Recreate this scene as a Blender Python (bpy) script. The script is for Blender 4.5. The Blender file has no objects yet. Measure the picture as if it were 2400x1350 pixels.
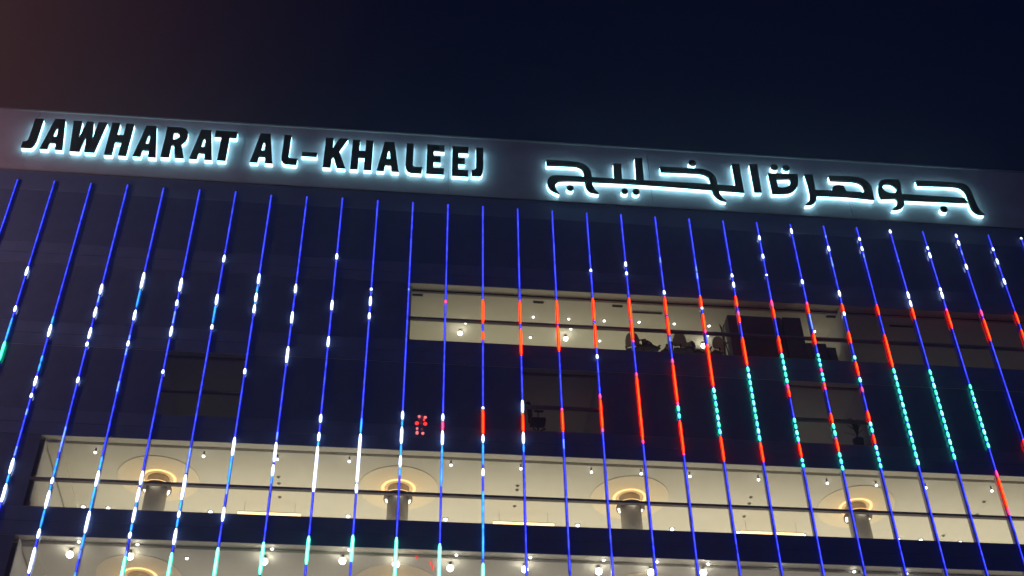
import bpy, bmesh, math, random
from mathutils import Vector, Matrix
from mathutils.geometry import tessellate_polygon
random.seed(7)
sc = bpy.context.scene
COL = sc.collection
ZC = 1.6                      # eye height of the photographer; all heights below are metres above it

# ------------------------------------------------------------------ camera, sky, exposure
cam = bpy.data.cameras.new('camera'); co = bpy.data.objects.new('camera', cam); COL.objects.link(co)
cam.sensor_width = 36.0; cam.lens = 36.0*3118.73/2400.0; cam.clip_start = 0.1; cam.clip_end = 3000
yaw, pit, roll = 0.110026265, 0.728080937, -0.020142132
fw = Vector((math.sin(yaw)*math.cos(pit), math.cos(yaw)*math.cos(pit), math.sin(pit)))
rt = Vector((math.cos(yaw), -math.sin(yaw), 0)); up = rt.cross(fw)
r2 = rt*math.cos(roll)+up*math.sin(roll); u2 = -rt*math.sin(roll)+up*math.cos(roll)
m = Matrix((r2, u2, -fw)).transposed().to_4x4(); m.translation = Vector((-3.2565, -40.3046, ZC))
co.matrix_world = m
sc.camera = co

w = bpy.data.worlds.new('World'); sc.world = w; w.use_nodes = True
nt = w.node_tree; N = nt.nodes; L = nt.links; N.clear()
wo = N.new('ShaderNodeOutputWorld'); bg = N.new('ShaderNodeBackground')
tc = N.new('ShaderNodeTexCoord'); sx = N.new('ShaderNodeSeparateXYZ'); L.new(tc.outputs['Generated'], sx.inputs[0])
def maprange(src, a, b, c, d, kind='SMOOTHSTEP'):
    n = N.new('ShaderNodeMapRange'); n.interpolation_type = kind
    for k, v in zip((1,2,3,4), (a,b,c,d)): n.inputs[k].default_value = v
    L.new(src, n.inputs[0]); return n.outputs[0]
def mixc(fac, a, b):
    n = N.new('ShaderNodeMix'); n.data_type = 'RGBA'
    L.new(fac, n.inputs['Factor'])
    for k, v in ((6,a),(7,b)):
        if isinstance(v, tuple): n.inputs[k].default_value = (*v, 1)
        else: L.new(v, n.inputs[k])
    return n.outputs[2]
low = maprange(sx.outputs['Z'], 0.0, 0.52, 1.0, 0.0)               # town glow towards the horizon
lf = maprange(sx.outputs['X'], -0.32, 0.06, 1.0, 0.0, 'LINEAR'); pw = N.new('ShaderNodeMath'); pw.operation = 'POWER'; pw.inputs[1].default_value = 2.6
L.new(lf, pw.inputs[0]); left = pw.outputs[0]                      # warm veil of the lamp at left, put into the sky colour
sky = mixc(left, (0.0012, 0.0022, 0.0115), (0.046, 0.0205, 0.0215))
sky = mixc(low, sky, (0.078, 0.100, 0.230))
L.new(sky, bg.inputs['Color']); bg.inputs['Strength'].default_value = 1.0
L.new(bg.outputs[0], wo.inputs[0])

sc.view_settings.view_transform = 'Standard'; sc.view_settings.look = 'None'
sc.view_settings.exposure = 0; sc.view_settings.gamma = 1; sc.view_settings.use_curve_mapping = False

# ------------------------------------------------------------------ materials
def mat(name, col, rough=0.6, metal=0.0, spec=0.5, noise=0.0, nscale=6.0, bump=0.0):
    mt = bpy.data.materials.new(name); mt.use_nodes = True
    t = mt.node_tree; b = t.nodes['Principled BSDF']
    b.inputs['Base Color'].default_value = (*col, 1); b.inputs['Roughness'].default_value = rough
    b.inputs['Metallic'].default_value = metal; b.inputs['Specular IOR Level'].default_value = spec
    if noise or bump:
        c = t.nodes.new('ShaderNodeTexCoord'); nz = t.nodes.new('ShaderNodeTexNoise')
        nz.inputs['Scale'].default_value = nscale; nz.inputs['Detail'].default_value = 5
        t.links.new(c.outputs['Object'], nz.inputs['Vector'])
        if noise:
            r = t.nodes.new('ShaderNodeValToRGB')
            r.color_ramp.elements[0].position = .3; r.color_ramp.elements[1].position = .7
            r.color_ramp.elements[0].color = (*[x*(1-noise) for x in col], 1)
            r.color_ramp.elements[1].color = (*[min(1, x*(1+noise)) for x in col], 1)
            t.links.new(nz.outputs['Fac'], r.inputs[0]); t.links.new(r.outputs[0], b.inputs['Base Color'])
        if bump:
            bp = t.nodes.new('ShaderNodeBump'); bp.inputs['Strength'].default_value = bump; bp.inputs['Distance'].default_value = .02
            t.links.new(nz.outputs['Fac'], bp.inputs['Height']); t.links.new(bp.outputs[0], b.inputs['Normal'])
    return mt
def emit(name, col, s=1.0):
    mt = bpy.data.materials.new(name); mt.use_nodes = True
    t = mt.node_tree; t.nodes.clear()
    o = t.nodes.new('ShaderNodeOutputMaterial'); e = t.nodes.new('ShaderNodeEmission')
    e.inputs[0].default_value = (*col, 1); e.inputs[1].default_value = s
    t.links.new(e.outputs[0], o.inputs[0]); return mt
def glass(name, tint, refl):
    mt = bpy.data.materials.new(name); mt.use_nodes = True
    t = mt.node_tree; t.nodes.clear(); n = t.nodes.new
    o = n('ShaderNodeOutputMaterial'); mx = n('ShaderNodeMixShader'); tr = n('ShaderNodeBsdfTransparent'); gl = n('ShaderNodeBsdfGlossy')
    fr = n('ShaderNodeFresnel'); ge = n('ShaderNodeNewGeometry'); ir = n('ShaderNodeMapRange')
    ir.inputs[3].default_value = 1.5; ir.inputs[4].default_value = 1/1.5         # the same reflectance on both faces of the sheet
    t.links.new(ge.outputs['Backfacing'], ir.inputs[0]); t.links.new(ir.outputs[0], fr.inputs[0])
    ad = n('ShaderNodeMath'); ad.operation = 'ADD'; ad.inputs[1].default_value = refl; ad.use_clamp = True
    tr.inputs[0].default_value = (*tint, 1); gl.inputs[0].default_value = (.85, .9, 1, 1); gl.inputs['Roughness'].default_value = .02
    t.links.new(fr.outputs[0], ad.inputs[0]); t.links.new(ad.outputs[0], mx.inputs[0])
    t.links.new(tr.outputs[0], mx.inputs[1]); t.links.new(gl.outputs[0], mx.inputs[2]); t.links.new(mx.outputs[0], o.inputs[0])
    return mt
M = dict(
    fascia=mat('fascia_metal', (.37,.335,.42), .45, 0, .4, .16, .7, .05),
    coping=mat('coping_metal', (.33,.32,.36), .4, .3),
    spandrel=mat('spandrel_glass', (.125,.175,.33), .25, 0, .5, .10, .8),
    veil=mat('veil_sheet_navy', (.185,.25,.45), .8, 0, .2, .08, 2),  # the pale veil over unlit glass, put into a sheet's colour
    head=mat('dark_head_trim', (.12,.16,.31), .5),
    alu=mat('dark_aluminium', (.36,.31,.30), .45, .2),
    alugrey=mat('grey_aluminium', (.42,.40,.40), .45, .1),
    ceil=mat('ceiling_plaster', (.74,.71,.62), .85, 0, .2, .025, 2.5),
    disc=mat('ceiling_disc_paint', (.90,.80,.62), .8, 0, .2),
    wall=mat('wall_paint', (.72,.70,.66), .85, 0, .2, .03, 3),
    slab=mat('concrete_slab', (.22,.21,.20), .9, 0, .2, .1, 3),
    darkwall=mat('dark_partition', (.09,.09,.12), .7, 0, .3, .1, 3),
    column=mat('column_render', (.50,.47,.42), .8, 0, .2, .05, 3),
    bronze=mat('bronze_collar', (.16,.12,.12), .45, .3),
    glass=glass('window_glass', (.92,.935,.955), .06),
    black=mat('black_letter_face', (.030,.026,.027), .22, 0, .5),
    channel=mat('led_channel', (.05,.05,.08), .5, .3),
    vent=mat('vent_grey', (.13,.12,.11), .6), sensor=mat('sensor_grey', (.30,.28,.24), .6), ventslot=mat('vent_slot', (.02,.02,.02), .7),
    can=mat('lamp_can', (.28,.26,.23), .5, .3),
    blackplastic=mat('black_plastic', (.02,.02,.023), .5, 0, .5, .2, 20),
    mesh=mat('grey_mesh_fabric', (.16,.16,.16), .8, 0, .3, .3, 30),
    pale=mat('pale_fabric', (.45,.43,.38), .8, 0, .3, .2, 12),
    leaf=mat('plant_leaf', (.035,.06,.03), .6, 0, .4, .3, 9), pot=mat('plant_pot', (.10,.09,.08), .7, 0, .4, .1, 8),
    asphalt=mat('asphalt', (.05,.05,.052), .9, 0, .3, .25, 3, .3),
    paving=mat('paving_concrete', (.26,.25,.24), .85, 0, .3, .12, 2, .1),
    steel=mat('galvanised_steel', (.35,.35,.36), .45, .6),
    gold=emit('ring_gold', (1.0,.60,.22), 2.8), golddim=emit('ring_gold_soft', (1.0,.60,.22), 2.4), coveup=emit('cove_uplight', (1.0,.58,.20), 11),
    warm=emit('warm_white', (1.0,.90,.66), 6), bulb=emit('spot_white', (1.0,.96,.86), 9), globe=emit('flood_white', (1.0,.93,.74), 26),
    pend=emit('pendant_gold', (1.0,.66,.24), 4.5), red=emit('sign_red', (1.0,.035,.03), 2.0), redpale=emit('sign_pink', (1.0,.20,.20), 1.3), reddim=emit('sign_red_dim', (.16,.015,.03), 1),
)
LEDC = {  # core, edge, unevenness along the line
 'b': ((.12,.17,2.4), (.008,.014,.80), .55), 'l': ((.42,.66,2.4), (.02,.10,1.2), .4), 'c': ((.12,.80,2.4), (.0,.20,1.0), .4),
 'w': ((3.4,3.7,3.9), (1.3,1.6,2.6), .25), 'r': ((4.2,.28,.03), (2.8,.006,.003), .3), 'p': ((3.2,.26,.62), (1.8,.02,.36), .3),
 'g': ((.38,3.1,1.8), (.0,1.15,.58), .3), 'G': ((.9,3.4,2.7), (.05,1.3,.90), .3),
}
def led_mat(name, col, uneven):
    mt = emit(name, col); t = mt.node_tree; e = next(n for n in t.nodes if n.type == 'EMISSION')
    g = t.nodes.new('ShaderNodeNewGeometry'); nz = t.nodes.new('ShaderNodeTexNoise'); mr = t.nodes.new('ShaderNodeMapRange')
    nz.inputs['Scale'].default_value = 3.2; nz.inputs['Detail'].default_value = 3; nz.inputs['Roughness'].default_value = .7
    mr.inputs[1].default_value = .32; mr.inputs[2].default_value = .68; mr.inputs[3].default_value = 1-uneven; mr.inputs[4].default_value = 1+uneven*.8
    t.links.new(g.outputs['Position'], nz.inputs['Vector']); t.links.new(nz.outputs['Fac'], mr.inputs[0]); t.links.new(mr.outputs[0], e.inputs[1])
    return mt
LEDM = {k: (led_mat('led_core_'+n, a, u), led_mat('led_edge_'+n, b, u)) for (k, (a, b, u)), n in zip(LEDC.items(), ('blue','pale_blue','cyan','white','red','pink','green','mint'))}

def translucent(mt, k):
    t = mt.node_tree; b = t.nodes['Principled BSDF']; o = t.nodes['Material Output']
    tr = t.nodes.new('ShaderNodeBsdfTranslucent'); mx = t.nodes.new('ShaderNodeMixShader'); mx.inputs[0].default_value = k
    tr.inputs[0].default_value = (.62,.58,.48,1)
    t.links.new(b.outputs[0], mx.inputs[1]); t.links.new(tr.outputs[0], mx.inputs[2]); t.links.new(mx.outputs[0], o.inputs[0])
translucent(M['mesh'], .35); translucent(M['pale'], .6)

M['halo'] = led_mat('halo_white', (.42*5.5,.96*5.5,1.0*5.5), .38)

# ------------------------------------------------------------------ helpers
def link(name, me, parent=None, loc=(0,0,0)):
    o = bpy.data.objects.new(name, me); COL.objects.link(o); o.location = loc
    if parent: o.parent = parent
    return o
def thing(name, label, cat, loc=(0,0,0), group=None):
    o = bpy.data.objects.new(name, None); COL.objects.link(o); o.location = loc; o.empty_display_size = .2
    return tag(o, label, cat, group)
def tag(o, label, cat, group=None):
    o['label'] = label; o['category'] = cat
    if group: o['group'] = group
    return o
def finish(bm, name, mats, smooth=False):
    me = bpy.data.meshes.new(name); bmesh.ops.recalc_face_normals(bm, faces=bm.faces)
    bm.to_mesh(me); bm.free()
    for mm in (mats if isinstance(mats, (list, tuple)) else [mats]): me.materials.append(mm)
    if smooth:
        for p in me.polygons: p.use_smooth = True
    return me
def add_box(bm, a, b, mi=0):
    x0,y0,z0 = a; x1,y1,z1 = b
    v = [bm.verts.new(p) for p in ((x0,y0,z0),(x1,y0,z0),(x1,y1,z0),(x0,y1,z0),(x0,y0,z1),(x1,y0,z1),(x1,y1,z1),(x0,y1,z1))]
    for f in ((0,3,2,1),(4,5,6,7),(0,1,5,4),(1,2,6,5),(2,3,7,6),(3,0,4,7)):
        bm.faces.new([v[i] for i in f]).material_index = mi
def boxme(name, a, b, mats):
    bm = bmesh.new(); add_box(bm, a, b); return finish(bm, name, mats)
def add_ring(bm, r0, r1, z0, z1, n=40, cx=0, cy=0, a0=0, a1=2*math.pi):
    full = abs(a1-a0-2*math.pi) < 1e-6; k = n if full else n+1; rows = []
    for i in range(k):
        a = a0+(a1-a0)*i/n; c, s = math.cos(a), math.sin(a)
        rows.append([bm.verts.new((cx+r*c, cy+r*s, z)) for r, z in ((r0,z0),(r1,z0),(r1,z1),(r0,z1))])
    for i in range(n):
        p, q = rows[i], rows[(i+1) % k]
        for j in range(4): bm.faces.new((p[j], q[j], q[(j+1)%4], p[(j+1)%4]))
    if not full: bm.faces.new(rows[0]); bm.faces.new(rows[-1])
def add_cyl(bm, r0, r1, z0, z1, n=24, cx=0, cy=0):
    a = [bm.verts.new((cx+r0*math.cos(2*math.pi*i/n), cy+r0*math.sin(2*math.pi*i/n), z0)) for i in range(n)]
    b = [bm.verts.new((cx+r1*math.cos(2*math.pi*i/n), cy+r1*math.sin(2*math.pi*i/n), z1)) for i in range(n)]
    bm.faces.new(a); bm.faces.new(b)
    for i in range(n): bm.faces.new((a[i], a[(i+1)%n], b[(i+1)%n], b[i]))
def add_bar(bm, p, q, r, n=8):
    p, q = Vector(p), Vector(q); d = (q-p).normalized()
    s = d.cross(Vector((0,0,1)) if abs(d.z) < .9 else Vector((1,0,0))).normalized(); t = d.cross(s)
    A = [bm.verts.new(p+(s*math.cos(2*math.pi*i/n)+t*math.sin(2*math.pi*i/n))*r) for i in range(n)]
    B = [bm.verts.new(q+(s*math.cos(2*math.pi*i/n)+t*math.sin(2*math.pi*i/n))*r) for i in range(n)]
    bm.faces.new(A); bm.faces.new(B)
    for i in range(n): bm.faces.new((A[i], A[(i+1)%n], B[(i+1)%n], B[i]))
def plate(name, outer, holes, y0, y1, mats, bev=0.0):
    """a flat shape in the x-z plane, thick from y0 (front) to y1 (back), its front rim chamfered by bev"""
    loops = [list(outer)]+[list(h) for h in holes]
    flat = [p for l in loops for p in l]
    tris = tessellate_polygon([[Vector((x, z, 0)) for x, z in l] for l in loops])
    bm = bmesh.new()
    def inset(l, d):
        n = len(l); ar = sum(l[i][0]*l[(i+1)%n][1]-l[(i+1)%n][0]*l[i][1] for i in range(n)); sg = 1 if ar > 0 else -1
        out = []
        for i in range(n):
            p0, p1, p2 = Vector(l[i-1]), Vector(l[i]), Vector(l[(i+1)%n])
            a = (p1-p0).normalized(); b = (p2-p1).normalized()
            na = Vector((-a.y, a.x))*sg; nb = Vector((-b.y, b.x))*sg
            v = na+nb; v = v/max(.35, v.length_squared)*2
            out.append(tuple(p1+v*d))
        return out
    fl = [q for k, l in enumerate(loops) for q in inset(l, bev if k == 0 else -bev)] if bev else flat
    F = [bm.verts.new((x, y0, z)) for x, z in fl]
    S = [bm.verts.new((x, y0+bev, z)) for x, z in flat] if bev else F
    B = [bm.verts.new((x, y1, z)) for x, z in flat]
    for t in tris:
        for V in (F, B):
            try: bm.faces.new([V[i] for i in t])
            except ValueError: pass
    k = 0
    for l in loops:
        n = len(l)
        for i in range(n):
            a, b = k+i, k+(i+1) % n
            bm.faces.new((S[a], S[b], B[b], B[a]))
            if bev: bm.faces.new((F[a], F[b], S[b], S[a]))
        k += n
    return finish(bm, name, mats)

# ------------------------------------------------------------------ measured tables (metres; heights above the eye)
LEDS = {1: (40.72, []),
 2: (40.74, [(35.84, 35.38, 'w'), (33.81, 33.51, 'w'), (33.21, 32.05, 'c'), (32.05, 31.11, 'g')]),
 3: (40.74,
     [(33.39, 32.96, 'c'), (32.96, 32.37, 'w'), (31.46, 31.12, 'c'), (31.12, 30.71, 'c'), (30.48, 30.02, 'w'), (29.69, 29.49, 'w'), (28.99, 28.71, 'l'), (27.35, 26.95, 'l'),
      (26.84, 26.2, 'w'), (26.2, 25.78, 'c'), (25.78, 25.04, 'w')]),
 4: (40.77,
     [(35.15, 34.61, 'w'), (34.54, 34.17, 'l'), (33.95, 33.43, 'w'), (32.91, 32.37, 'w'), (32.2, 31.99, 'w'), (30.53, 30.25, 'w'), (28.28, 27.17, 'l'), (26.92, 26.12, 'c'),
      (26.12, 25.85, 'w'), (25.82, 25.57, 'c'), (25.57, 24.85, 'w'), (24.85, 24.08, 'c'), (24.05, 23.68, 'w'), (23.34, 22.36, 'w')]),
 5: (40.72,
     [(35.87, 35.03, 'w'), (35.03, 34.05, 'c'), (33.9, 33.38, 'w'), (32.65, 32.4, 'l'), (32.36, 32.09, 'w'), (32.02, 31.65, 'l'), (30.42, 29.94, 'l'), (27.07, 26.46, 'c'),
      (26.46, 25.82, 'w'), (25.82, 24.85, 'c'), (24.82, 23.95, 'w'), (23.95, 23.34, 'c'), (23.3, 22.96, 'l'), (22.47, 21.93, 'c')]),
 6: (40.74,
     [(35.68, 34.98, 'w'), (34.53, 34.22, 'w'), (33.94, 33.33, 'l'), (33.18, 32.67, 'w'), (31.05, 30.87, 'w'), (26.53, 25.95, 'w'), (25.84, 25.25, 'w'), (25.25, 25.04, 'c'),
      (25.04, 24.43, 'w'), (24.43, 24.08, 'c'), (24.06, 23.81, 'w'), (23.32, 23.12, 'l'), (23.12, 21.99, 'G')]),
 7: (40.74,
     [(37.05, 36.65, 'w'), (34.93, 34.39, 'w'), (34.39, 33.43, 'c'), (33.36, 33.13, 'w'), (27.59, 26.5, 'l'), (26.45, 25.42, 'w'), (25.42, 24.97, 'c'), (24.96, 24.7, 'w'),
      (24.7, 24.29, 'c'), (24.26, 23.63, 'w'), (23.33, 22.05, 'G')]),
 8: (40.66,
     [(36.13, 35.58, 'w'), (35.53, 35.12, 'c'), (35.1, 34.65, 'w'), (34.65, 34.49, 'c'), (34.49, 34.05, 'w'), (31.29, 31.03, 'w'), (28.14, 27.34, 'w'), (27.34, 26.16, 'c'),
      (26.14, 25.7, 'l'), (25.18, 24.61, 'w'), (23.59, 22.11, 'G')]),
 9: (40.68, [(35.68, 35.2, 'w'), (34.22, 33.63, 'w'), (32.45, 31.67, 'w'), (28.44, 28.1, 'l'), (27.99, 27.14, 'w'), (27.03, 26.54, 'w'), (26.54, 26.22, 'c'), (23.86, 22.61, 'G')]),
 10: (40.73,
      [(37.46, 37.15, 'w'), (34.93, 34.41, 'w'), (33.06, 32.54, 'w'), (29.33, 28.96, 'w'), (28.52, 28.13, 'w'), (28.13, 27.9, 'c'), (27.9, 25.95, 'w'), (24.17, 23.06, 'G')]),
 11: (40.7, [(35.69, 35.55, 'w'), (35.23, 34.74, 'w'), (34.38, 34.05, 'w'), (29.24, 28.57, 'c'), (28.53, 26.42, 'w'), (26.36, 25.97, 'w'), (24.27, 23.22, 'G')]),
 12: (40.72,
      [(35.77, 35.66, 'l'), (29.64, 29.27, 'w'), (29.27, 28.92, 'c'), (28.92, 28.17, 'w'), (28.17, 27.65, 'c'), (27.65, 27.15, 'w'), (27.15, 26.78, 'c'), (24.25, 22.34, 'G')]),
 13: (40.71, [(35.26, 35.1, 'p'), (29.6, 29.29, 'w'), (29.29, 28.82, 'p'), (28.82, 28.19, 'w'), (28.16, 26.4, 'c'), (24.06, 22.4, 'G')]),
 14: (40.73,
      [(35.39, 34.13, 'r'), (33.71, 33.27, 'r'), (30.01, 29.91, 'w'), (29.91, 28.73, 'r'), (28.73, 28.39, 'w'), (28.37, 27.39, 'c'), (27.24, 26.91, 'w'), (26.29, 23.52, 'c'),
       (23.36, 22.46, 'G')]),
 15: (40.7, [(35.42, 34.2, 'r'), (33.94, 32.59, 'r'), (30.41, 29.83, 'w'), (29.83, 28.93, 'r'), (28.93, 28.41, 'w'), (28.41, 28.03, 'c')]),
 16: (40.69, [(35.57, 34.3, 'r'), (34.19, 32.88, 'r'), (30.12, 30.0, 'p'), (30.0, 29.03, 'r'), (28.68, 28.26, 'l')]),
 17: (40.68, [(37.38, 37.23, 'w'), (35.79, 34.58, 'r'), (34.4, 33.19, 'r'), (32.82, 32.61, 'w'), (30.89, 30.65, 'p'), (30.65, 29.29, 'r'), (29.29, 29.11, 'p')]),
 18: (40.7,
      [(37.9, 37.63, 'w'), (37.34, 37.15, 'w'), (35.9, 34.75, 'r'), (34.75, 34.64, 'p'), (34.62, 33.68, 'r'), (33.68, 33.55, 'p'), (32.02, 31.83, 'p'), (31.83, 28.84, 'r'),
       (28.84, 28.65, 'p')]),
 19: (40.69,
      [(38.26, 37.96, 'l'), (36.4, 36.19, 'w'), (36.07, 35.08, 'r'), (34.99, 34.02, 'r'), (33.91, 33.69, 'l'), (32.79, 32.56, 'p'), (32.56, 30.68, 'r'), (30.68, 30.55, 'p'),
       (30.51, 30.23, 'g'), (30.13, 29.89, 'g'), (29.81, 28.3, 'r'), (28.3, 28.21, 'p')]),
 20: (40.68,
      [(37.85, 37.59, 'l'), (37.49, 37.15, 'l'), (36.22, 35.6, 'r'), (35.6, 35.48, 'w'), (35.25, 34.41, 'r'), (34.41, 34.23, 'p'), (33.63, 31.51, 'r'), (31.44, 31.2, 'G'),
       (31.12, 30.87, 'g'), (30.79, 30.54, 'g'), (30.46, 30.22, 'g'), (30.14, 29.89, 'G'), (29.81, 29.56, 'g'), (29.48, 29.24, 'g'), (29.18, 28.01, 'r')]),
 21: (40.7,
      [(37.55, 37.36, 'w'), (37.09, 36.78, 'w'), (36.33, 35.74, 'r'), (35.49, 35.24, 'p'), (35.24, 34.87, 'r'), (34.1, 32.64, 'r'), (32.57, 32.32, 'g'), (32.24, 31.99, 'G'),
       (31.91, 31.66, 'g'), (31.58, 31.33, 'g'), (31.25, 31.0, 'g'), (30.92, 30.67, 'G'), (30.59, 30.34, 'g'), (30.26, 30.01, 'g'), (29.93, 29.68, 'g'), (29.6, 29.35, 'G'),
       (29.27, 29.02, 'g'), (28.96, 28.05, 'r')]),
 22: (40.71,
      [(39.89, 39.63, 'w'), (38.8, 38.55, 'w'), (37.64, 37.54, 'w'), (36.2, 35.8, 'p'), (35.8, 35.2, 'r'), (34.27, 33.4, 'r'), (33.34, 33.1, 'g'), (33.02, 32.79, 'g'),
       (32.71, 32.48, 'G'), (32.4, 32.16, 'g'), (32.08, 31.85, 'g'), (31.79, 31.58, 'p'), (31.58, 31.18, 'r'), (30.16, 29.94, 'g'), (29.86, 29.65, 'g'), (29.57, 29.36, 'G'),
       (29.28, 29.06, 'g'), (29.0, 28.34, 'r'), (28.28, 28.13, 'g'), (28.05, 27.9, 'g')]),
 23: (40.72,
      [(40.44, 40.13, 'w'), (37.45, 37.19, 'w'), (36.19, 36.04, 'p'), (36.04, 35.55, 'r'), (35.51, 34.71, 'l'), (34.52, 33.92, 'r'), (33.43, 33.27, 'g'), (33.19, 33.02, 'g'),
       (32.94, 32.77, 'g'), (32.71, 32.5, 'p'), (32.45, 32.29, 'g'), (32.21, 32.04, 'g'), (31.96, 31.77, 'r'), (31.77, 31.62, 'p'), (30.48, 30.0, 'r'), (29.98, 29.73, 'g'),
       (29.65, 29.4, 'g'), (29.34, 29.24, 'p'), (29.24, 28.67, 'r'), (28.63, 28.42, 'g'), (28.34, 28.12, 'g'), (28.04, 27.83, 'g')]),
 24: (40.72,
      [(40.15, 39.99, 'l'), (39.5, 39.2, 'w'), (38.85, 38.27, 'l'), (36.93, 36.6, 'w'), (36.2, 35.77, 'r'), (35.75, 35.54, 'w'), (34.71, 34.08, 'r'), (33.42, 33.23, 'G'),
       (33.13, 32.39, 'r'), (32.31, 32.07, 'G'), (31.84, 31.59, 'p'), (30.67, 30.18, 'r'), (30.14, 29.93, 'G'), (29.85, 29.64, 'g'), (29.56, 29.12, 'r'), (29.04, 28.84, 'G'),
       (28.76, 28.57, 'g'), (28.49, 28.29, 'g'), (28.21, 28.01, 'g')]),
 25: (40.76,
      [(40.13, 39.95, 'w'), (39.59, 39.34, 'w'), (39.14, 38.93, 'l'), (36.25, 35.69, 'r'), (34.63, 32.92, 'r'), (32.85, 32.6, 'g'), (32.52, 32.26, 'G'), (32.18, 31.92, 'g'),
       (31.84, 31.59, 'g'), (31.51, 31.25, 'g'), (31.17, 30.92, 'G'), (30.84, 30.58, 'g'), (30.5, 30.24, 'g'), (30.16, 29.91, 'g'), (29.83, 29.57, 'G'), (29.49, 29.23, 'g'),
       (29.15, 28.9, 'g'), (28.82, 28.56, 'g'), (28.48, 28.22, 'G')]),
 26: (40.72,
      [(40.85, 40.51, 'w'), (38.89, 38.77, 'l'), (37.07, 36.69, 'w'), (36.59, 36.24, 'w'), (36.21, 35.56, 'r'), (32.88, 32.62, 'g'), (32.54, 32.28, 'g'), (32.2, 31.94, 'G'),
       (31.86, 31.6, 'g'), (31.52, 31.26, 'g'), (31.18, 30.93, 'g'), (30.85, 30.59, 'G'), (30.51, 30.25, 'g'), (30.17, 29.91, 'g'), (29.83, 29.57, 'g'), (29.49, 29.23, 'G'),
       (29.15, 28.89, 'g'), (28.81, 28.55, 'g')]),
 27: (40.76,
      [(39.82, 39.64, 'w'), (39.46, 39.13, 'w'), (37.4, 37.23, 'w'), (37.18, 36.79, 'w'), (36.22, 36.08, 'p'), (36.08, 35.15, 'r'), (32.23, 32.0, 'g'), (31.92, 31.68, 'g'),
       (31.6, 31.37, 'g'), (31.29, 31.05, 'G'), (30.97, 30.74, 'g'), (30.66, 30.42, 'g'), (30.34, 30.11, 'g'), (30.03, 29.79, 'G'), (29.71, 29.47, 'g'), (29.39, 29.16, 'g'),
       (28.12, 27.83, 'p'), (27.83, 26.48, 'r'), (26.48, 26.17, 'p')]),
 28: (40.72, [(40.69, 40.48, 'w'), (40.3, 39.99, 'w'), (39.68, 39.42, 'l'), (38.89, 38.57, 'w'), (36.28, 35.92, 'p'), (35.78, 34.58, 'r'), (29.64, 28.64, 'r')]),
 29: (40.76, [(39.97, 39.79, 'w'), (39.31, 38.98, 'w'), (38.15, 37.81, 'w'), (36.26, 35.62, 'r'), (35.3, 34.04, 'r')]),
 30: (40.72, [(40.8, 40.61, 'w'), (38.58, 38.21, 'w'), (36.39, 35.68, 'r')])}
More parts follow.
